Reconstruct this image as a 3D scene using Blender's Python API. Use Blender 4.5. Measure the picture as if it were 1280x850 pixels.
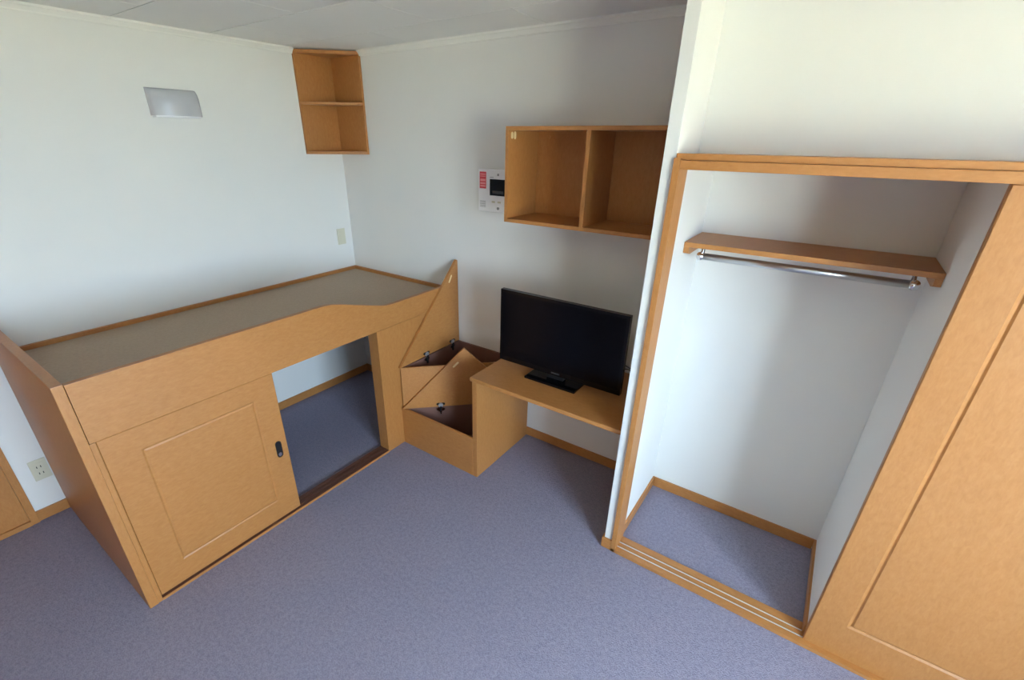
import bpy, bmesh, math
from mathutils import Vector, Matrix
from mathutils.geometry import tessellate_polygon

for o in list(bpy.data.objects):
    bpy.data.objects.remove(o, do_unlink=True)
SC = bpy.context.scene
C = SC.collection
PI = math.pi

# ------------------------------------------------------------------ camera
FPX, PX, PY = 579.29, 616.77, 448.75          # focal length and principal point, pixels of the 1280x850 frame
R = Vector((0.81215705, 0.58334292, 0.01058121))
U = Vector((-0.25848351, 0.34349541, 0.90288271))
FW = Vector((-0.52305564, 0.73601763, -0.42975674))
cam = bpy.data.cameras.new('camera')
cam.sensor_fit = 'HORIZONTAL'
cam.sensor_width = 36.0
cam.lens = FPX * 36.0 / 1280.0
cam.shift_x = (640.0 - PX) / 1280.0
cam.shift_y = (PY - 425.0) / 1280.0
cam.clip_start = 0.02
cam_o = bpy.data.objects.new('camera', cam)
m = Matrix((R, U, -FW)).transposed().to_4x4()
m.translation = Vector((3.0855, -2.3863, 1.895))
cam_o.matrix_world = m
C.objects.link(cam_o)
SC.camera = cam_o

# ------------------------------------------------------------------ daylight
WX, WY0, WY1, WZ0, WZ1 = 4.90, -3.05, -1.55, 0.62, 2.06      # the window opening in the wall beside the camera
world = bpy.data.worlds.new('world')
SC.world = world
world.use_nodes = True
bg = world.node_tree.nodes['Background']
bg.inputs[0].default_value = (0.62, 0.795, 1.0, 1)
bg.inputs[1].default_value = 6.0
sun = bpy.data.lights.new('sun', 'SUN')
sun.energy = 17.0
sun.color = (1.0, 0.95, 0.86)
sun.angle = math.radians(0.6)
sun_o = bpy.data.objects.new('sun', sun)
sun_o.rotation_euler = (math.radians(8), math.radians(-38), 0)   # high over the roof, from the far side of the house
C.objects.link(sun_o)
pl = bpy.data.lights.new('window_portal', 'AREA')
pl.shape = 'RECTANGLE'
pl.size = WZ1 - WZ0
pl.size_y = WY1 - WY0
pl.cycles.is_portal = True
pl_o = bpy.data.objects.new('window_portal', pl)
pl_o.location = (WX + 0.15, (WY0 + WY1) / 2, (WZ0 + WZ1) / 2)
pl_o.rotation_euler = (0, math.radians(90), 0)
C.objects.link(pl_o)
SC.view_settings.view_transform = 'Standard'
SC.view_settings.look = 'None'
SC.view_settings.gamma = 1.0
SC.view_settings.use_curve_mapping = False
SC.view_settings.exposure = 2.82
SC.cycles.max_bounces = 12
SC.cycles.diffuse_bounces = 8
SC.cycles.glossy_bounces = 4
SC.cycles.transparent_max_bounces = 8
SC.cycles.sample_clamp_indirect = 8.0
SC.cycles.caustics_reflective = False
SC.cycles.caustics_refractive = False

# ------------------------------------------------------------------ materials
def srgb(r, g, b):
    f = lambda c: (c / 255) / 12.92 if c <= 10.3 else (((c / 255) + 0.055) / 1.055) ** 2.4
    return (f(r), f(g), f(b), 1)

def base(name, col=(0.8, 0.8, 0.8, 1), rough=0.5, metal=0.0, spec=0.5):
    mt = bpy.data.materials.new(name)
    mt.use_nodes = True
    b = mt.node_tree.nodes['Principled BSDF']
    b.inputs['Base Color'].default_value = col
    b.inputs['Roughness'].default_value = rough
    b.inputs['Metallic'].default_value = metal
    b.inputs['Specular IOR Level'].default_value = spec
    return mt, mt.node_tree, b

def coords(nt, scale):
    tc = nt.nodes.new('ShaderNodeTexCoord')
    mp = nt.nodes.new('ShaderNodeMapping')
    mp.inputs['Scale'].default_value = scale
    nt.links.new(tc.outputs['Object'], mp.inputs['Vector'])
    return mp.outputs['Vector']

def noise(nt, vec, scale, detail=3.0, rough=0.5, dist=0.0):
    n = nt.nodes.new('ShaderNodeTexNoise')
    n.inputs['Scale'].default_value = scale
    n.inputs['Detail'].default_value = detail
    n.inputs['Roughness'].default_value = rough
    n.inputs['Distortion'].default_value = dist
    nt.links.new(vec, n.inputs['Vector'])
    return n.outputs['Fac']

def ramp(nt, fac, stops):
    r = nt.nodes.new('ShaderNodeValToRGB')
    e = r.color_ramp.elements
    e[0].position, e[0].color = stops[0]
    e[1].position, e[1].color = stops[-1]
    for p, c in stops[1:-1]:
        x = e.new(p); x.color = c
    nt.links.new(fac, r.inputs['Fac'])
    return r.outputs['Color']

def mixc(nt, a, b, fac, mode='MIX'):
    n = nt.nodes.new('ShaderNodeMix')
    n.data_type = 'RGBA'; n.blend_type = mode
    if isinstance(fac, float): n.inputs[0].default_value = fac
    else: nt.links.new(fac, n.inputs[0])
    nt.links.new(a, n.inputs[6]); nt.links.new(b, n.inputs[7])
    return n.outputs[2]

def bump(nt, b, h, strength, dist):
    n = nt.nodes.new('ShaderNodeBump')
    n.inputs['Strength'].default_value = strength
    n.inputs['Distance'].default_value = dist
    nt.links.new(h, n.inputs['Height'])
    nt.links.new(n.outputs['Normal'], b.inputs['Normal'])

WOOD_A, WOOD_B, WOOD_C = srgb(168, 110, 56), srgb(176, 119, 64), srgb(184, 128, 73)
def wood(name, axis):
    mt, nt, b = base(name, rough=0.42, spec=0.6)
    s = [1.0, 1.0, 1.0]; s['xyz'.index(axis)] = 0.22
    v1 = coords(nt, s)
    s2 = [1.0, 1.0, 1.0]; s2['xyz'.index(axis)] = 0.45
    v2 = coords(nt, s2)
    grain = ramp(nt, noise(nt, v1, 170, 3, 0.6), [(0.25, WOOD_A), (0.5, WOOD_B), (0.78, WOOD_C)])
    fig = ramp(nt, noise(nt, v2, 75, 3, 0.55, 0.6), [(0.3, WOOD_A), (0.5, WOOD_B), (0.72, WOOD_C)])
    col = mixc(nt, grain, fig, 0.55)
    nt.links.new(col, b.inputs['Base Color'])
    bump(nt, b, noise(nt, v1, 230, 2), 0.02, 0.001)
    return mt

def wallpaper(name, col, rough=0.85):
    mt, nt, b = base(name, col, rough, spec=0.25)
    v = coords(nt, (1, 1, 1))
    a = ramp(nt, noise(nt, v, 3.0, 2), [(0.3, tuple(c * 0.985 for c in col[:3]) + (1,)), (0.7, col)])
    nt.links.new(a, b.inputs['Base Color'])
    bump(nt, b, noise(nt, v, 330, 4, 0.65), 0.18, 0.002)
    return mt

def carpet(name):
    mt, nt, b = base(name, rough=0.95, spec=0.1)
    v = coords(nt, (1, 1, 1))
    vo = nt.nodes.new('ShaderNodeTexVoronoi')
    vo.inputs['Scale'].default_value = 210
    nt.links.new(v, vo.inputs['Vector'])
    loop = ramp(nt, vo.outputs['Distance'], [(0.05, srgb(161, 156, 175)), (0.75, srgb(123, 120, 140))])
    big = ramp(nt, noise(nt, v, 60, 3), [(0.3, srgb(129, 126, 145)), (0.7, srgb(154, 150, 169))])
    nt.links.new(mixc(nt, loop, big, 0.5), b.inputs['Base Color'])
    inv = nt.nodes.new('ShaderNodeMath'); inv.operation = 'SUBTRACT'; inv.inputs[0].default_value = 1.0
    nt.links.new(vo.outputs['Distance'], inv.inputs[1])
    bump(nt, b, inv.outputs[0], 0.55, 0.004)
    return mt

M = {}
for ax in 'xyz': M['wood_' + ax] = wood('honey_wood_' + ax, ax)
M['wall'] = wallpaper('white_wallpaper', (0.75, 0.745, 0.725, 1))
M['ceil'] = wallpaper('ceiling_board', (0.80, 0.80, 0.78, 1), 0.9)
M['seam'] = base('ceiling_joint', srgb(84, 84, 78), 0.9)[0]
M['white_trim'] = base('white_paint', (0.78, 0.78, 0.75, 1), 0.5)[0]
M['carpet'] = carpet('loop_carpet')
mt, nt, b = base('grey_vinyl', rough=0.55, spec=0.4)
v = coords(nt, (1, 1, 1))
nt.links.new(ramp(nt, noise(nt, v, 90, 4), [(0.3, srgb(166, 146, 124)), (0.7, srgb(176, 156, 134))]), b.inputs['Base Color'])
M['vinyl'] = mt
M['gloss_black'] = base('gloss_black', (0.004, 0.004, 0.005, 1), 0.15, spec=0.3)[0]
M['screen'] = base('dark_screen', (0.003, 0.0032, 0.005, 1), 0.2, spec=0.16)[0]
M['black'] = base('black_plastic', (0.012, 0.012, 0.013, 1), 0.35)[0]
M['steel'] = base('brushed_steel', (0.55, 0.55, 0.56, 1), 0.28, 1.0)[0]
M['chrome'] = base('chrome', (0.75, 0.75, 0.77, 1), 0.12, 1.0)[0]
M['dark_metal'] = base('dark_metal', (0.05, 0.05, 0.055, 1), 0.3, 0.8)[0]
M['alu'] = base('pale_rail', (0.78, 0.76, 0.74, 1), 0.35, 0.3)[0]
M['plastic_white'] = base('white_plastic', (0.86, 0.86, 0.88, 1), 0.4)[0]
M['beige'] = base('beige_plastic', srgb(206, 202, 182), 0.45)[0]
M['grey_print'] = base('grey_print', srgb(140, 140, 140), 0.5)[0]
M['red'] = base('red_print', srgb(214, 62, 74), 0.5)[0]
M['pink'] = base('pink_print', srgb(238, 150, 152), 0.5)[0]
M['cream'] = base('cream_sticker', srgb(232, 208, 160), 0.6)[0]
mt, nt, b = base('frosted_acrylic', srgb(186, 188, 194), 0.22, spec=0.5)
b.inputs['Subsurface Weight'].default_value = 0.0
M['acrylic'] = mt
M['logo'] = base('logo_grey', srgb(62, 62, 66), 0.4)[0]
M['brown'] = base('shaded_brown_laminate', srgb(122, 86, 76), 0.5)[0]  # step box laminate, its brown also carrying the shade inside the boxes
M['shaded_rail'] = base('shaded_rail', srgb(104, 66, 52), 0.4)[0]  # bed sill and tracks, colour darkened to stand for shade in the opening
M['hinge'] = base('nickel', (0.62, 0.62, 0.64, 1), 0.38, 0.75)[0]
mt = bpy.data.materials.new('window_glass'); mt.use_nodes = True
nt = mt.node_tree; nt.nodes.remove(nt.nodes['Principled BSDF'])
tr = nt.nodes.new('ShaderNodeBsdfTransparent'); tr.inputs[0].default_value = (0.95, 0.97, 0.96, 1)
nt.links.new(tr.outputs[0], nt.nodes['Material Output'].inputs[0])
M['glass'] = mt
mt, nt, b = base('lawn', rough=0.95, spec=0.1)
v = coords(nt, (1, 1, 1))
nt.links.new(ramp(nt, noise(nt, v, 1.2, 5), [(0.3, srgb(152, 146, 124)), (0.7, srgb(184, 178, 156))]), b.inputs['Base Color'])
M['lawn'] = mt

# ------------------------------------------------------------------ mesh helpers
def root_loc(p):
    v = Vector((0, 0, 0))
    while p is not None:
        v += p.location; p = p.parent
    return v

def link(name, bm, mat, parent=None, smooth=False):
    me = bpy.data.meshes.new(name)
    bmesh.ops.recalc_face_normals(bm, faces=bm.faces)
    if parent is not None:
        bmesh.ops.translate(bm, verts=bm.verts, vec=-root_loc(parent))
    bm.to_mesh(me); bm.free()
    if mat: me.materials.append(M[mat])
    if smooth:
        for p in me.polygons: p.use_smooth = True
    o = bpy.data.objects.new(name, me)
    C.objects.link(o)
    if parent is not None: o.parent = parent
    return o

def add_box(bm, x0, x1, y0, y1, z0, z1, bev=0.0, seg=2):
    vs = [bm.verts.new((x, y, z)) for x in (x0, x1) for y in (y0, y1) for z in (z0, z1)]
    idx = [(0, 1, 3, 2), (4, 6, 7, 5), (0, 4, 5, 1), (2, 3, 7, 6), (0, 2, 6, 4), (1, 5, 7, 3)]
    fs = [bm.faces.new([vs[i] for i in f]) for f in idx]
    if bev > 0:
        es = list({e for f in fs for e in f.edges})
        bmesh.ops.bevel(bm, geom=es, offset=bev, segments=seg, profile=0.7, affect='EDGES')

def box(name, x0, x1, y0, y1, z0, z1, mat, parent=None, bev=0.0015):
    bm = bmesh.new()
    add_box(bm, x0, x1, y0, y1, z0, z1, bev)
    return link(name, bm, mat, parent)

def boxes(name, lst, mat, parent=None, bev=0.0):
    bm = bmesh.new()
    for b_ in lst: add_box(bm, *b_, bev)
    return link(name, bm, mat, parent)

def prism(bm, outer, holes, frame, t, bev=0.0):
    """Extrude a 2-D outline (with holes) given in frame (origin, u, v, n) by thickness t along n."""
    O, Uv, Vv, N = [Vector(a) for a in frame]
    loops = [outer] + list(holes)
    P3 = [[Vector((a, b_, 0)) for a, b_ in lp] for lp in loops]
    tris = tessellate_polygon(P3)
    flat = [p for lp in loops for p in lp]
    bot = [bm.verts.new(O + Uv * a + Vv * b_) for a, b_ in flat]
    top = [bm.verts.new(O + Uv * a + Vv * b_ + N * t) for a, b_ in flat]
    fs = []
    if holes:
        for tr_ in tris:
            fs.append(bm.faces.new([bot[i] for i in tr_])); fs.append(bm.faces.new([top[i] for i in reversed(tr_)]))
    else:
        fs.append(bm.faces.new(bot)); fs.append(bm.faces.new(list(reversed(top))))
    k = 0
    for lp in loops:
        n = len(lp)
        for i in range(n):
            a, b_ = k + i, k + (i + 1) % n
            fs.append(bm.faces.new([bot[a], bot[b_], top[b_], top[a]]))
        k += n
    bmesh.ops.recalc_face_normals(bm, faces=fs)
    if bev > 0 and not holes:
        es = list({e for f in fs for e in f.edges})
        bmesh.ops.bevel(bm, geom=es, offset=bev, segments=2, profile=0.7, affect='EDGES')

def prism_obj(name, outer, frame, t, mat, parent=None, holes=(), bev=0.0):
    bm = bmesh.new()
    prism(bm, outer, holes, frame, t, bev)
    return link(name, bm, mat, parent)

def tube(bm, pts, r, seg=14, caps=True):
    pts = [Vector(p) for p in pts]
    rings = []
    for i, p in enumerate(pts):
        d = (pts[min(i + 1, len(pts) - 1)] - pts[max(i - 1, 0)]).normalized()
        a = d.cross(Vector((0, 0, 1)))
        if a.length < 1e-3: a = d.cross(Vector((0, 1, 0)))
        a.normalize(); b_ = d.cross(a)
        rr = r[i] if isinstance(r, (list, tuple)) else r
        rings.append([bm.verts.new(p + (a * math.cos(2 * PI * k / seg) + b_ * math.sin(2 * PI * k / seg)) * rr) for k in range(seg)])
    for A, B in zip(rings, rings[1:]):
        for k in range(seg):
            bm.faces.new([A[k], A[(k + 1) % seg], B[(k + 1) % seg], B[k]])
    if caps:
        bm.faces.new(rings[0]); bm.faces.new(list(reversed(rings[-1])))

def tube_obj(name, pts, r, mat, parent=None, seg=14):
    bm = bmesh.new(); tube(bm, pts, r, seg)
    o = link(name, bm, mat, parent)
    for p in o.data.polygons:
        if len(p.vertices) == 4: p.use_smooth = True
    return o

def capsule(w, h, n=8, cx=0.0, cy=0.0, rot=0.0):
    r = w / 2; s = max(h / 2 - r, 0)
    pts = [(r * math.cos(PI * i / n), s + r * math.sin(PI * i / n)) for i in range(n + 1)]
    pts += [(-r * math.cos(PI * i / n), -s - r * math.sin(PI * i / n)) for i in range(n + 1)]
    c, sn = math.cos(rot), math.sin(rot)
    return [(cx + a * c - b_ * sn, cy + a * sn + b_ * c) for a, b_ in pts]

def empty(name, loc, label=None, cat=None, group=None, kind=None):
    o = bpy.data.objects.new(name, None)
    o.empty_display_size = 0.1
    o.location = loc
    C.objects.link(o)
    return tag(o, label, cat, group, kind)

def tag(o, label=None, cat=None, group=None, kind=None):
    if label: o['label'] = label
    if cat: o['category'] = cat
    if group: o['group'] = group
    if kind: o['kind'] = kind
    return o

def panelled_leaf(name, o3, u, v, n, w, h, t, inset, mat, parent, depth=0.005, bead=0.007):
    """A door leaf: a flat surround with a routed, slightly sunken field (the field is a part of its own)."""
    O, Uv, Vv, N = Vector(o3), Vector(u), Vector(v), Vector(n)
    l, r, b0, t0 = inset
    def rect(d): return [(l + d, b0 + d), (w - r - d, b0 + d), (w - r - d, h - t0 - d), (l + d, h - t0 - d)]
    bm = bmesh.new()
    def ring(pts, dep): return [bm.verts.new(O + Uv * a + Vv * c - N * dep) for a, c in pts]
    outer = [(0, 0), (w, 0), (w, h), (0, h)]
    e = 0.003
    back = ring(outer, t)
    r0 = ring(outer, e)
    r1 = ring([(e, e), (w - e, e), (w - e, h - e), (e, h - e)], 0)
    r2 = ring(rect(0), 0)
    r3 = ring(rect(bead), depth)
    r4 = ring(rect(bead), t)
    for A, B in ((back, r0), (r0, r1), (r1, r2), (r2, r3), (r3, r4)):
        for k in range(4):
            bm.faces.new([A[k], A[(k + 1) % 4], B[(k + 1) % 4], B[k]])
    for k in range(4): bm.faces.new([back[k], back[(k + 1) % 4], r4[(k + 1) % 4], r4[k]])
    leaf = link(name, bm, mat, parent)
    bm = bmesh.new()
    a0 = ring(rect(bead), t * 0.9)
    a1 = ring(rect(bead), depth + 0.001)
    a2 = ring(rect(bead + 0.003), depth + 0.001)
    a3 = ring(rect(bead + 0.009), 0.0015)
    for A, B in ((a0, a1), (a1, a2), (a2, a3)):
        for k in range(4):
            bm.faces.new([A[k], A[(k + 1) % 4], B[(k + 1) % 4], B[k]])
    bm.faces.new(a3); bm.faces.new(list(reversed(a0)))
    link('inset_panel', bm, mat, leaf)
    return leaf

# ------------------------------------------------------------------ room shell
HC = 2.40
XR, YF = WX, -4.20
X1, X2 = 2.542, 2.587          # the thin partition beside the closet
D = -0.62                      # closet front
YN = -0.332                    # wall of the niche above the closet
X3 = 3.428                      # partition inside the closet
def struct(o): return tag(o, kind='structure')

struct(box('floor', -0.12, XR + 0.14, YF - 0.12, 0.12, -0.1, 0.0, 'carpet', bev=0))
struct(box('wall_left', -0.12, 0.0, YF - 0.12, 0.12, 0.0, HC, 'wall', bev=0))
struct(box('wall_back', 0.0, XR, 0.0, 0.12, 0.0, HC, 'wall', bev=0))
struct(box('wall_front', 0.0, XR, YF - 0.12, YF, 0.0, HC, 'wall', bev=0))
wr = struct(boxes('wall_right', [
    (XR, XR + 0.14, YF - 0.12, WY0, 0, HC), (XR, XR + 0.14, WY1, 0.12, 0, HC),
    (XR, XR + 0.14, WY0, WY1, 0, WZ0), (XR, XR + 0.14, WY0, WY1, WZ1, HC)], 'wall'))
struct(box('wall_partition', X1, X2, D, 0.0, 0.0, HC, 'wall', bev=0.002))
XQ = 4.27                      # right end of the closet
struct(box('wall_niche', X2, XQ, YN, YN + 0.03, 1.84, HC, 'wall', bev=0))
struct(box('wall_closet', X3, X3 + 0.03, -0.5755, 0.0, 0.0185, 1.8295, 'wall', bev=0))

struct(box('wall_partition', XQ, XQ + 0.045, D, 0.0, 0.0, HC, 'wall', bev=0.002))
ceil = struct(box('ceiling', -0.12, XR + 0.14, YF - 0.12, 0.12, HC + 0.006, HC + 0.12, 'seam', bev=0))
# ceiling boards laid in staggered courses, each a piece of its own
rows = [0.0, -0.36]
while rows[-1] > YF: rows.append(rows[-1] - 0.455)
offs = [0.80, 0.37, 0.85, 0.39]
G = 0.0028
for i in range(len(rows) - 1):
    ya, yb = rows[i + 1], rows[i]
    ya = max(ya, YF)
    xs = [0.0]; x = offs[i % 4]
    while x < XR - 0.05: xs.append(x); x += 0.91
    xs.append(XR)
    for a, c in zip(xs, xs[1:]):
        box('ceiling_board', a + G, c - G, ya + G, yb - G, HC, HC + 0.008, 'ceil', ceil, bev=0.0012)

# white crown moulding
def crown(name, p0, p1, n):
    """p0->p1 along the wall, n out of the wall."""
    p0, p1, n = Vector(p0), Vector(p1), Vector(n)
    d = (p1 - p0)
    prof = [(0, 0), (0.010, 0), (0.012, 0.006), (0.024, 0.020), (0.028, 0.022), (0.028, 0.032), (0, 0.032)]
    return struct(prism_obj(name, prof, (p0 + Vector((0, 0, HC - 0.032)), n, (0, 0, 1), d.normalized()), d.length, 'white_trim'))
# unseen wooden wardrobe fronts, added behind the camera to cut bounced light
for k in range(3):
    added_front = empty('door_%d' % (k + 3), (0.44 + 0.81 * k, YF, 0), kind='structure')
    panelled_leaf('door_leaf', (0.02 + 0.81 * k, YF + 0.03, 0.01), (1, 0, 0), (0, 0, 1), (0, 1, 0), 0.805, 2.36, 0.028, (0.11, 0.11, 0.16, 0.12), 'wood_z', added_front, 0.005)
crown('trim_1', (0, YF, 0), (0, -0.3005, 0), (1, 0, 0))
crown('trim_2', (X1, 0, 0), (0.3005, 0, 0), (0, -1, 0))

BH, BT = 0.062, 0.010
def baseboard(name, *b_): return struct(box(name, *b_, 'wood_x' if b_[1] - b_[0] > b_[3] - b_[2] else 'wood_y', bev=0.002))
baseboard('baseboard_left', 0, BT, -2.272, 0, 0, BH)
baseboard('baseboard_back', BT, X1, -BT, 0, 0, BH)
baseboard('baseboard_wing', X1 - BT, X1, D - BT, -BT, 0, BH)
baseboard('baseboard_wing_end', X1, X2 - 0.004, D - BT, D, 0, BH)
baseboard('baseboard_closet_back', X2 + BT, X3 - BT, -BT, 0, 0, BH)
baseboard('baseboard_closet_left', X2, X2 + BT, -0.52, 0, 0, BH)
baseboard('baseboard_closet_right', X3 - BT, X3, -0.5755, 0, 0.0185, BH)

# window in the side wall
win = empty('window_1', (XR, (WY0 + WY1) / 2, WZ0), kind='structure')
fx0, fx1 = XR + 0.02, XR + 0.10
fw_ = 0.035
box('window_frame', fx0, fx1, WY0, WY0 + fw_, WZ0, WZ1, 'alu', win)
box('window_frame', fx0, fx1, WY1 - fw_, WY1, WZ0, WZ1, 'alu', win)
box('window_frame', fx0, fx1, WY0 + fw_, WY1 - fw_, WZ0, WZ0 + fw_, 'alu', win)
box('window_frame', fx0, fx1, WY0 + fw_, WY1 - fw_, WZ1 - fw_, WZ1, 'alu', win)
ym = (WY0 + WY1) / 2
for (ya, yb, xo) in ((WY0 + fw_, ym + 0.02, 0.030), (ym - 0.02, WY1 - fw_, 0.058)):
    s = boxes('window_sash', [
        (XR + xo, XR + xo + 0.022, ya, ya + 0.04, WZ0 + fw_, WZ1 - fw_),
        (XR + xo, XR + xo + 0.022, yb - 0.04, yb, WZ0 + fw_, WZ1 - fw_),
        (XR + xo, XR + xo + 0.022, ya + 0.04, yb - 0.04, WZ0 + fw_, WZ0 + fw_ + 0.045),
        (XR + xo, XR + xo + 0.022, ya + 0.04, yb - 0.04, WZ1 - fw_ - 0.045, WZ1 - fw_)], 'alu', win)
    box('window_pane', XR + xo + 0.009, XR + xo + 0.013, ya + 0.04, yb - 0.04, WZ0 + fw_ + 0.045, WZ1 - fw_ - 0.045, 'glass', s, bev=0)
box('window_sill', XR - 0.03, XR + 0.02, WY0 - 0.02, WY1 + 0.02, WZ0 - 0.025, WZ0, 'wood_y', win)
# lawn outside, a storey below
bm = bmesh.new()
add_box(bm, XR + 0.5, XR + 60, -45, 45, -3.2, -3.0)
tag(link('ground', bm, 'lawn'), kind='structure')

# door in the left wall, only its casing and leaf edge in view
d1 = empty('door_1', (0, -2.70, 0), kind='structure')
box('casing', 0, 0.018, -2.304, -2.272, 0, 2.03, 'wood_z', d1)
box('casing', 0, 0.018, -3.13, -3.098, 0, 2.03, 'wood_z', d1)
box('casing', 0, 0.018, -3.098, -2.304, 1.998, 2.03, 'wood_y', d1)
box('door_leaf', 0.0, 0.010, -3.0975, -2.3045, 0.0285, 1.9975, 'wood_z', d1, 0.001)
box('threshold', 0, 0.022, -3.098, -2.304, 0, 0.028, 'wood_y', d1)

# closet front: jamb, head, top rail, sill with two running tracks
cf = empty('trim_3', (X2, D, 0), kind='structure')
box('jamb', X2 - 0.004, 2.606, -0.632, -0.520, 0, 1.842, 'wood_z', cf, 0.002)
box('jamb', 4.255, XQ + 0.004, -0.632, -0.520, 0, 1.842, 'wood_z', cf, 0.002)
box('door_head', 2.606, 4.255, -0.630, -0.520, 1.806, 1.8352, 'wood_x', cf, 0.002)
box('top_rail', X2, XQ, -0.622, -0.585, 1.836, 1.856, 'wood_x', cf, 0.002)
box('top_board', X2, XQ, -0.585, -0.002, 1.830, 1.852, 'wood_x', cf, 0)
boxes('sill', [(X2 - 0.004, XQ, -0.632, -0.602, 0, 0.018), (X2 - 0.004, XQ, -0.602, -0.588, 0, 0.006),
               (X2 - 0.004, XQ, -0.588, -0.570, 0, 0.018), (X2 - 0.004, XQ, -0.570, -0.556, 0, 0.006),
               (X2 - 0.004, XQ, -0.556, -0.520, 0, 0.018)], 'wood_x', cf)
for y in (-0.595, -0.563):
    box('track', 2.606, 4.255, y - 0.002, y + 0.002, 0.004, 0.0165, 'alu', cf, 0.001)

door2 = empty('door_2', (3.87, -0.595, 0.012), kind='structure')
panelled_leaf('door_leaf', (3.424, -0.606, 0.014), (1, 0, 0), (0, 0, 1), (0, -1, 0), 0.829, 1.791, 0.028, (0.107, 0.107, 0.168, 0.12), 'wood_z', door2, 0.005, 0.008)

# ------------------------------------------------------------------ bunk-height storage bed
W, L0, L1 = 1.067, -2.142, -2.108
bed = empty('storage_bed', (0.5, -1.05, 0), 'high wooden platform bed with grey vinyl deck and open under-bed storage', 'bed')
box('end_panel', 0.0115, W + 0.001, L0, L1, 0, 1.113, 'wood_z', bed, 0.0025)
# front board with its lowered entry at the steps
top = [(-2.106, 1.108), (-1.060, 1.108), (-1.030, 1.1065), (-1.000, 1.102), (-0.970, 1.095), (-0.930, 1.0835),
       (-0.700, 1.0155), (-0.670, 1.0075), (-0.640, 1.0015), (-0.605, 0.998), (-0.560, 0.997), (-0.004, 0.997)]
outl = [(-2.106, 0.862)] + top + [(-0.004, 0.862)]
prism_obj('front_board', outl, (Vector((W - 0.026, 0, 0)), (0, 1, 0), (0, 0, 1), (1, 0, 0)), 0.026, 'wood_y', bed, bev=0.0015)
box('deck', 0.020, W - 0.027, L1 + 0.001, -0.020, 0.908, 0.930, 'vinyl', bed, 0.001)
box('deck_support', 0.020, W - 0.030, L1 + 0.001, -0.020, 0.880, 0.9075, 'wood_y', bed, 0)
box('wall_trim', 0.001, 0.0195, L1 + 0.001, -0.001, 0.88, 0.953, 'wood_y', bed, 0.002)
box('wall_trim', 0.0195, W - 0.0265, -0.0195, -0.001, 0.88, 0.953, 'wood_x', bed, 0.002)
box('post_panel', W - 0.085, W - 0.004, -0.728, -0.012, 0.0, 0.859, 'wood_z', bed, 0.0015)
box('head_rail', W - 0.085, W - 0.037, -2.107, -0.729, 0.845, 0.8605, 'wood_y', bed, 0.001)
box('jamb', W - 0.085, W - 0.003, -2.1075, -2.089, 0.0, 0.859, 'wood_z', bed, 0.001)
sx = W - 0.003
boxes('sill', [(sx - 0.012, sx, -2.088, -0.7285, 0, 0.014), (sx - 0.028, sx - 0.012, -2.088, -0.7285, 0, 0.006),
               (sx - 0.044, sx - 0.028, -2.088, -0.7285, 0, 0.014), (sx - 0.060, sx - 0.044, -2.088, -0.7285, 0, 0.006),
               (sx - 0.084, sx - 0.060, -2.088, -0.7285, 0, 0.014)], 'shaded_rail', bed)
box('sill_lip', sx, sx + 0.003, -2.088, -0.7285, 0, 0.0135, 'wood_y', bed, 0.0005)
for x in (sx - 0.020, sx - 0.052):
    box('track', x - 0.003, x + 0.003, -2.088, -0.7285, 0.005, 0.013, 'shaded_rail', bed, 0.0008)
leaf = panelled_leaf('sliding_door', (W - 0.010, -2.087, 0.021), (0, 1, 0), (0, 0, 1), (1, 0, 0), 0.704, 0.836, 0.024, (0.121, 0.110, 0.116, 0.105), 'wood_y', bed, 0.003, 0.006)
tag(leaf, 'sliding door with a routed rectangular panel')
hp = (Vector((W - 0.0105, -1.431, 0.436)), (0, 1, 0), (0, 0, 1), (1, 0, 0))
bm = bmesh.new(); prism(bm, capsule(0.032, 0.098), [capsule(0.024, 0.090)], hp, 0.0035)
fp = link('finger_pull', bm, 'dark_metal', leaf); tag(fp, 'dark metal finger pull')
bm = bmesh.new(); prism(bm, capsule(0.0235, 0.0895), [], hp, 0.0012)
bmesh.ops.translate(bm, verts=bm.verts, vec=(0.0, 0, 0)); link('pull_recess', bm, 'black', leaf)
bm = bmesh.new(); prism(bm, capsule(0.018, 0.022, cy=-0.031), [], hp, 0.0028); link('pull_glint', bm, 'chrome', leaf)

# ------------------------------------------------------------------ two wedge-shaped storage steps in the corner
FY, SX = -0.586, 1.660
H1, H2 = 0.270, 0.567
A = Vector((W, FY, 0)); B = Vector((SX, 0, 0))
dg = (B - A).normalized(); nd = dg.cross(Vector((0, 0, 1))).normalized()     # nd points out over the low step
LD = (B - A).length
tp = 0.018

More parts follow.
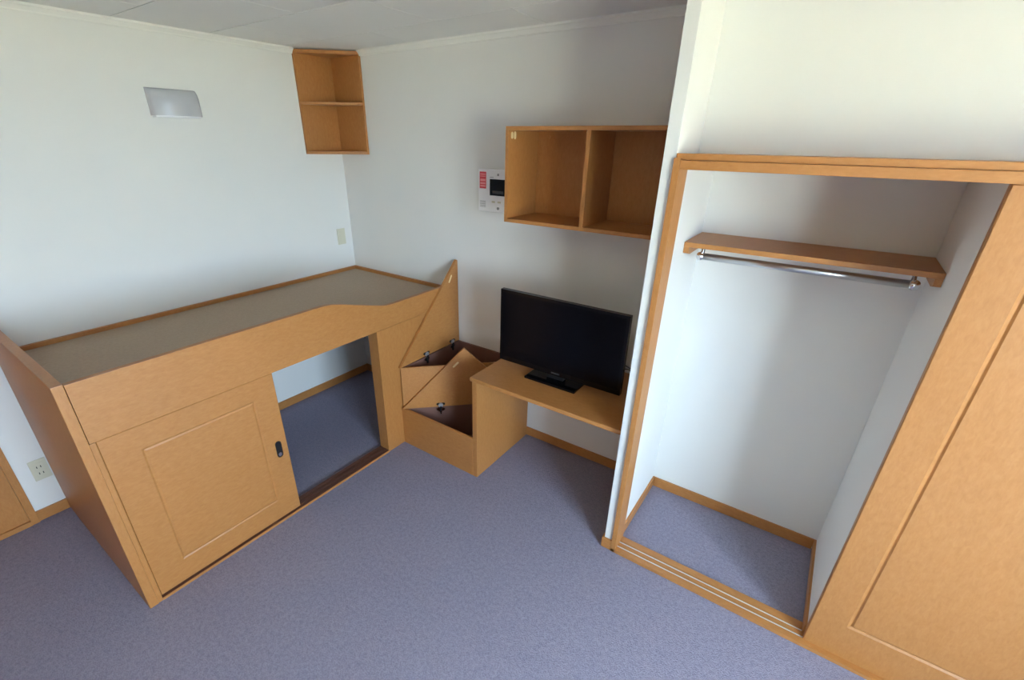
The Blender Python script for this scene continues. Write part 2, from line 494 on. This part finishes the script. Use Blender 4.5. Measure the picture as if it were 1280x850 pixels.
def hinge(parent, pos, u, n):
    """Concealed cup hinge: cup and wings on the lid above pos, arm and plate on the box below."""
    u, n = Vector(u), Vector(n); z = Vector((0, 0, 1)); pos = Vector(pos)
    h = prism_obj('hinge', capsule(0.016, 0.058, rot=PI / 2, cy=0.020), (pos, u, z, n), 0.004, 'dark_metal', parent)
    bm = bmesh.new()
    tube(bm, [pos + z * 0.014, pos + z * 0.014 + n * 0.009], 0.016, 16)
    link('hinge_cup', bm, 'hinge', h)
    bm = bmesh.new()
    prism(bm, [(-0.006, -0.050), (0.006, -0.050), (0.007, 0.006), (-0.007, 0.006)], [], (pos + n * 0.004, u, z, n), 0.010, 0.001)
    link('hinge_arm', bm, 'dark_metal', h)
    bm = bmesh.new()
    prism(bm, [(-0.026, -0.026), (-0.010, -0.034), (0.010, -0.034), (0.026, -0.026), (0.026, -0.014), (-0.026, -0.014)], [], (pos + n * 0.0005, u, z, n), 0.004, 0.0008)
    link('hinge_plate', bm, 'chrome', h)
    for q in (-0.030, -0.042):
        bm = bmesh.new(); tube(bm, [pos + z * q + n * 0.013, pos + z * q + n * 0.0155], 0.0042, 10)
        link('hinge_screw', bm, 'chrome', h)
    return h

lo = empty('storage_step', (1.45, -0.42, 0), 'low triangular wooden step box, lid raised, beside the desk', 'step box', 'wedge steps between bed and desk')
box('front_panel', W, SX, FY, FY + tp, 0, H1, 'wood_x', lo, 0.0015)
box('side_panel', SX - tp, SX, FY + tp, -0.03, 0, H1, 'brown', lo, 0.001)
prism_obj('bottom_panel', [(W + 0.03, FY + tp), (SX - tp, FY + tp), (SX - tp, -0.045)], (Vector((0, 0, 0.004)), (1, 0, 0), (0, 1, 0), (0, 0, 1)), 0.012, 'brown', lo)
prism_obj('lining', [(0.028, 0.016), (LD - 0.05, 0.016), (LD - 0.05, H1 - 0.001), (0.028, H1 - 0.001)], (A + nd * 0.0025, dg, (0, 0, 1), nd), 0.003, 'brown', lo)  # thin sheet over the riser, laminate brown with the inner shade in it
# raised lid leans on the riser of the upper step, hinge along the diagonal
lidz = H1 + 0.006
half = LD / 2
ol = [(0.004, 0), (LD - 0.034, 0), (LD - 0.034, 0.028), (half + 0.006, half - 0.008), (half, half - 0.004), (half - 0.006, half - 0.008)]
slot = capsule(0.014, 0.052, cx=half - 0.055, cy=half - 0.115, rot=-PI / 4)
lf = (A + nd * 0.004 + Vector((0, 0, lidz)), dg, (0, 0, 1), nd)
ld = prism_obj('lid', ol, lf, tp, 'wood_x', lo, holes=[slot])
prism_obj('finger_slot', slot, lf, tp - 0.002, 'cream', ld)
hinge(lo, A + dg * 0.255 + nd * (0.004 + tp) + Vector((0, 0, lidz)), dg, nd)

up = empty('storage_step', (1.25, -0.18, 0), 'tall triangular wooden step box, pointed lid raised against the bed', 'step box', 'wedge steps between bed and desk')
prism_obj('riser_panel', [(0, 0), (LD - 0.052, 0), (LD - 0.052, H2), (0, H2)], (A - nd * 0.010 + dg * 0.0105, dg, (0, 0, 1), nd), 0.012, 'wood_x', up, bev=0.0012)
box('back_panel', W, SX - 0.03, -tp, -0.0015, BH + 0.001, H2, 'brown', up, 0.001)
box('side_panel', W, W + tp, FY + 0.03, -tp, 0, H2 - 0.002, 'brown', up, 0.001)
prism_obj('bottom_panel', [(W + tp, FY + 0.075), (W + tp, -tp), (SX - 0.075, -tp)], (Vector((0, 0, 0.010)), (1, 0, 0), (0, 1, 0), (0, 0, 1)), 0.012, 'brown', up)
ol = [(FY - 0.004, 0), (-0.006, 0), (-0.006, 0.578), (-0.010, 0.584), (-0.018, 0.584), (-0.024, 0.578)]
slot = capsule(0.016, 0.058, cx=-0.083, cy=0.468, rot=-PI / 5.5)
lf = (Vector((W + 0.002, 0, H2 + 0.006)), (0, 1, 0), (0, 0, 1), (1, 0, 0))
ld = prism_obj('lid', ol, lf, tp, 'wood_y', up, holes=[slot])
prism_obj('finger_slot', slot, lf, tp - 0.002, 'cream', ld)
for y in (-0.350, -0.085):
    hinge(up, (W + 0.002 + tp, y, H2 + 0.006), (0, 1, 0), (1, 0, 0))

# ------------------------------------------------------------------ desk
dk = empty('desk', (2.08, -0.29, 0), 'low wooden built-in desk with one panel leg under the television', 'desk')
DZ = 0.686
bm = bmesh.new(); add_box(bm, 1.646, X1 - 0.001, -0.590, -0.001, DZ - 0.024, DZ, 0.006, 3)
link('desk_top', bm, 'wood_x', dk)
box('panel_leg', SX + 0.001, 1.692, -0.586, -0.0105, 0, DZ - 0.0245, 'wood_z', dk, 0.002)
box('support_batten', X1 - 0.021, X1 - 0.001, -0.50, -0.03, DZ - 0.065, DZ - 0.0245, 'wood_y', dk)

# ------------------------------------------------------------------ television
tv = empty('television', (2.06, -0.35, DZ), 'flat black television standing on the wooden desk', 'television')
tx0, tx1, tz0, tz1, ty = 1.690, 2.426, 0.728, 1.152, -0.358
boxes('bezel', [(tx0, tx1, ty, ty + 0.028, tz0, tz0 + 0.030), (tx0, tx1, ty, ty + 0.028, tz1 - 0.016, tz1),
                (tx0, tx0 + 0.016, ty, ty + 0.028, tz0 + 0.030, tz1 - 0.016), (tx1 - 0.016, tx1, ty, ty + 0.028, tz0 + 0.030, tz1 - 0.016)], 'gloss_black', tv)
box('screen', tx0 + 0.015, tx1 - 0.015, ty + 0.0015, ty + 0.024, tz0 + 0.029, tz1 - 0.015, 'screen', tv, 0)
prism_obj('rear_housing', [(tx0 + 0.05, tz0 + 0.03), (tx1 - 0.05, tz0 + 0.03), (tx1 - 0.09, tz1 - 0.06), (tx0 + 0.09, tz1 - 0.06)],
          (Vector((0, ty + 0.0275, 0)), (1, 0, 0), (0, 0, 1), (0, 1, 0)), 0.045, 'black', tv, bev=0.006)
box('neck', 2.00, 2.10, ty + 0.012, ty + 0.050, DZ + 0.012, tz0 + 0.04, 'black', tv, 0.003)
box('stand', 1.895, 2.204, -0.412, -0.262, DZ + 0.0005, DZ + 0.014, 'gloss_black', tv, 0.004)
lg = box('emblem', 2.033, 2.083, ty - 0.0008, ty + 0.001, tz0 + 0.009, tz0 + 0.017, 'logo', tv, 0.0003)
tag(lg, 'small grey emblem under the screen')

# cables gathered beside the set
def cable(name, pts, r, label):
    P = [Vector(p) for p in pts]
    out = []
    for k in range(len(P) - 1):
        p0, p1, p2, p3 = P[max(k - 1, 0)], P[k], P[k + 1], P[min(k + 2, len(P) - 1)]
        for q in range(6):
            u = q / 6
            out.append(0.5 * (2 * p1 + (p2 - p0) * u + (2 * p0 - 5 * p1 + 4 * p2 - p3) * u * u + (3 * p1 - p0 - 3 * p2 + p3) * u ** 3))
    out.append(P[-1])
    return tag(tube_obj(name, out, r, 'black', None, 8), label, 'cord')
cable('power_cord', [(2.30, -0.275, 0.86), (2.36, -0.22, 0.84), (2.44, -0.20, 0.80), (2.47, -0.20, 0.75), (2.46, -0.22, 0.697), (2.42, -0.16, 0.690), (2.45, -0.08, 0.690), (2.50, -0.05, 0.692)], 0.0035, 'black power cord looping down beside the television onto the desk')
cable('antenna_cord', [(2.28, -0.275, 0.80), (2.38, -0.26, 0.83), (2.45, -0.24, 0.82), (2.50, -0.20, 0.76), (2.505, -0.18, 0.70), (2.47, -0.14, 0.690), (2.50, -0.10, 0.6895), (2.52, -0.03, 0.691)], 0.0030, 'thin dark antenna cord bent behind the television beside the partition')

# ------------------------------------------------------------------ two-bay wall cabinet
wc = empty('wall_cabinet', (2.10, 0, 1.497), 'open two-bay wooden wall cabinet above the television', 'cabinet')
cx0, cx1, cy0, cz0, cz1, t = 1.656, X1 - 0.001, -0.293, 1.497, 1.950, 0.018
box('top_panel', cx0, cx1, cy0, -0.001, cz1 - t, cz1, 'wood_x', wc, 0.001)
box('bottom_panel', cx0, cx1, cy0, -0.001, cz0, cz0 + t, 'wood_x', wc, 0.001)
box('side_panel', cx0, cx0 + t, cy0, -0.001, cz0 + t, cz1 - t, 'wood_z', wc, 0.001)
box('side_panel', cx1 - t, cx1, cy0, -0.001, cz0 + t, cz1 - t, 'wood_z', wc, 0.001)
box('divider', 2.090, 2.110, cy0, -0.008, cz0 + t, cz1 - t, 'wood_z', wc, 0.001)
box('back_panel', cx0 + t, cx1 - t, -0.008, -0.001, cz0 + t, cz1 - t, 'wood_z', wc, 0)
for x, z in ((1.742, 1.905), (1.742, 1.545)):
    bm = bmesh.new(); tube(bm, [(x, -0.012, z), (x, -0.007, z)], 0.007, 12); link('screw_cap', bm, 'wood_y', wc)
for y, h_ in ((-0.262, 0.032), (-0.236, 0.036)):
    s = prism_obj('number_sticker', capsule(0.020, h_), (Vector((cx0 + t - 0.0002, y, cz1 - 0.040)), (0, 1, 0), (0, 0, 1), (1, 0, 0)), 0.0008, 'cream', wc)
    tag(s, 'small worn cream number sticker')

# ------------------------------------------------------------------ triangular corner shelf
cs = empty('corner_shelf', (0, 0, 1.784), 'triangular wooden corner shelf unit high up under the ceiling', 'shelf')
a, t = 0.300, 0.016
z0, z1 = 1.784, 2.394
box('side_panel', 0.0005, t, -a, -0.0005, z0, z1, 'wood_z', cs, 0.001)
box('side_panel', t, a, -t, -0.0005, z0, z1, 'wood_z', cs, 0.001)
for zz, th in ((z0, 0.018), (2.086, 0.016), (z1 - 0.020, 0.020)):
    prism_obj('shelf_board', [(t, -a + 0.002), (a - 0.002, -t), (t, -t)], (Vector((0, 0, zz)), (1, 0, 0), (0, 1, 0), (0, 0, 1)), th, 'wood_x', cs, bev=0.0008)
for z in (2.325, 1.835):
    bm = bmesh.new(); tube(bm, [(t - 0.001, -0.262, z), (t + 0.003, -0.262, z)], 0.0065, 12); link('screw_cap', bm, 'wood_y', cs)

# ------------------------------------------------------------------ wall lamp
wl = empty('wall_lamp', (0, -1.06, 1.985), 'grey curved acrylic wall lamp high above the bed', 'lamp')
ly0, ly1, lz0, lz1 = -1.197, -0.957, 1.986, 2.116
bm = bmesh.new()
NU, NV = 24, 10
grid = []
for j in range(NV + 1):
    ph = j / NV
    if ph < 0.5: z = lz0 + (lz1 - lz0) * 0.55 * (ph / 0.5); k = 1.0
    else:
        th = (ph - 0.5) / 0.5 * PI / 2
        z = lz0 + (lz1 - lz0) * (0.55 + 0.45 * math.sin(th)); k = max(math.cos(th), 0.0) ** 0.8
    row = []
    for i in range(NU + 1):
        u = i / NU * 2 - 1
        row.append(bm.verts.new(((0.048 + 0.037 * (1 - u * u)) * k + 0.0005, (ly0 + ly1) / 2 + u * (ly1 - ly0) / 2, z)))
    grid.append(row)
for j in range(NV):
    for i in range(NU): bm.faces.new([grid[j][i], grid[j][i + 1], grid[j + 1][i + 1], grid[j + 1][i]])
for e in (0, NU):
    w = [bm.verts.new((0.0005, grid[j][e].co.y, grid[j][e].co.z)) for j in range(NV + 1)]
    for j in range(NV): bm.faces.new([grid[j][e], grid[j + 1][e], w[j + 1], w[j]])
bmesh.ops.remove_doubles(bm, verts=bm.verts, dist=1e-5)
cov = link('lamp_cover', bm, 'acrylic', wl, True)
bm = bmesh.new()
pts = [(0.0005, ly0 + 0.006)] + [((0.046 + 0.037 * (1 - (i / 12 * 2 - 1) ** 2)), (ly0 + ly1) / 2 + (i / 12 * 2 - 1) * ((ly1 - ly0) / 2 - 0.006)) for i in range(13)] + [(0.0005, ly1 - 0.006)]
prism(bm, pts, [], (Vector((0, 0, lz0 - 0.008)), (1, 0, 0), (0, 1, 0), (0, 0, 1)), 0.012)
link('lamp_base', bm, 'plastic_white', wl)

# ------------------------------------------------------------------ wall plates
sp = empty('wall_plate', (0, -0.103, 1.137), 'small blank beige wall plate near the corner above the bed', 'wall plate')
box('plate', 0, 0.006, -0.138, -0.067, 1.137, 1.256, 'beige', sp, 0.002)
box('insert', 0.005, 0.0075, -0.122, -0.083, 1.157, 1.236, 'beige', sp, 0.0008)

ot = empty('wall_outlet', (0, -2.181, 0.228), 'beige double socket outlet low on the wall behind the bed end', 'outlet')
box('plate', 0, 0.006, -2.216, -2.146, 0.228, 0.348, 'beige', ot, 0.002)
box('insert', 0.005, 0.008, -2.202, -2.160, 0.246, 0.330, 'beige', ot, 0.0008)
for z in (0.306, 0.268):
    for y in (-2.190, -2.174):
        box('socket_slot', 0.0075, 0.0084, y - 0.0018, y + 0.0018, z - 0.006, z + 0.006, 'black', ot, 0)

# ------------------------------------------------------------------ intercom
ic = empty('intercom', (1.40, 0, 1.495), 'white intercom panel with dark display and red label', 'intercom')
ix0, ix1, iz0, iz1, iy = 1.287, 1.505, 1.495, 1.733, -0.032
bm = bmesh.new(); add_box(bm, ix0, ix1, iy, -0.0005, iz0, iz1, 0.005, 3)
link('housing', bm, 'plastic_white', ic)
box('display', 1.372, 1.482, iy - 0.0012, iy + 0.002, 1.589, 1.680, 'screen', ic, 0.0005)
sc_ = box('display_readout', 1.392, 1.470, iy - 0.0018, iy - 0.0010, 1.600, 1.616, 'logo', ic, 0)
rl = box('red_label', 1.297, 1.345, iy - 0.0010, iy + 0.001, 1.625, 1.718, 'red', ic, 0)
tag(rl, 'red printed label with pale lettering rows')
for z, h_ in ((1.704, 0.006), (1.693, 0.004), (1.672, 0.012), (1.654, 0.010), (1.639, 0.008)):
    box('label_print', 1.302, 1.340, iy - 0.0014, iy - 0.0008, z - h_ / 2, z + h_ / 2, 'pink', rl, 0)
box('print_line', 1.372, 1.398, iy - 0.0006, iy + 0.001, 1.688, 1.691, 'grey_print', ic, 0)
box('indicator', 1.425, 1.437, iy - 0.0012, iy + 0.001, 1.699, 1.711, 'grey_print', ic, 0.0006)
for x, z, w, h_ in ((1.388, 1.548, 0.022, 0.010), (1.430, 1.548, 0.022, 0.010), (1.470, 1.548, 0.020, 0.010), (1.388, 1.520, 0.020, 0.012)):
    box('button', x, x + w, iy - 0.0025, iy + 0.001, z, z + h_, 'beige' if w != 0.02 else 'plastic_white', ic, 0.001)
bm = bmesh.new(); tube(bm, [(1.434, iy + 0.001, 1.518), (1.434, iy - 0.004, 1.518)], 0.008, 16); link('round_button', bm, 'grey_print', ic)
for k in range(5):
    box('speaker_slot', 1.300, 1.342, iy - 0.0004, iy + 0.001, 1.520 + k * 0.008, 1.5225 + k * 0.008, 'grey_print', ic, 0)

# ------------------------------------------------------------------ shelf with hanging rod in the closet
ch = empty('closet_shelf', (3.0, 0, 1.47), 'narrow wooden closet shelf with a steel hanging rod beneath', 'shelf')
ex0, ex1 = X2 + 0.001, X3 - 0.001
box('shelf_board', ex0, ex1, -0.298, -0.001, 1.488, 1.508, 'wood_x', ch, 0.002)
br = [(-0.296, 0.0), (-0.296, -0.026), (-0.262, -0.034), (-0.225, -0.034), (-0.002, -0.034), (-0.002, 0.0)]
for x in (ex0 + 0.0, ex1 - 0.022):
    prism_obj('bracket', br, (Vector((x, 0, 1.4875)), (0, 1, 0), (0, 0, 1), (1, 0, 0)), 0.022, 'wood_y', ch, bev=0.002)
ry, rz = -0.225, 1.443
rod = tube_obj('hanging_rod', [(2.642, ry, rz), (3.374, ry, rz)], 0.0145, 'steel', ch, 20)
for x, s in ((2.642, 1), (3.374, -1)):
    p = tube_obj('rod_post', [(x + s * 0.012, ry, 1.4878), (x + s * 0.012, ry, 1.482), (x + s * 0.012, ry, 1.4815), (x + s * 0.012, ry, rz)], [0.015, 0.015, 0.008, 0.008], 'chrome', ch, 14)
    bm = bmesh.new()
    bmesh.ops.create_uvsphere(bm, u_segments=16, v_segments=10, radius=0.019, matrix=Matrix.Translation((x + s * 0.006, ry, rz)))
    link('rod_end', bm, 'chrome', p, True)
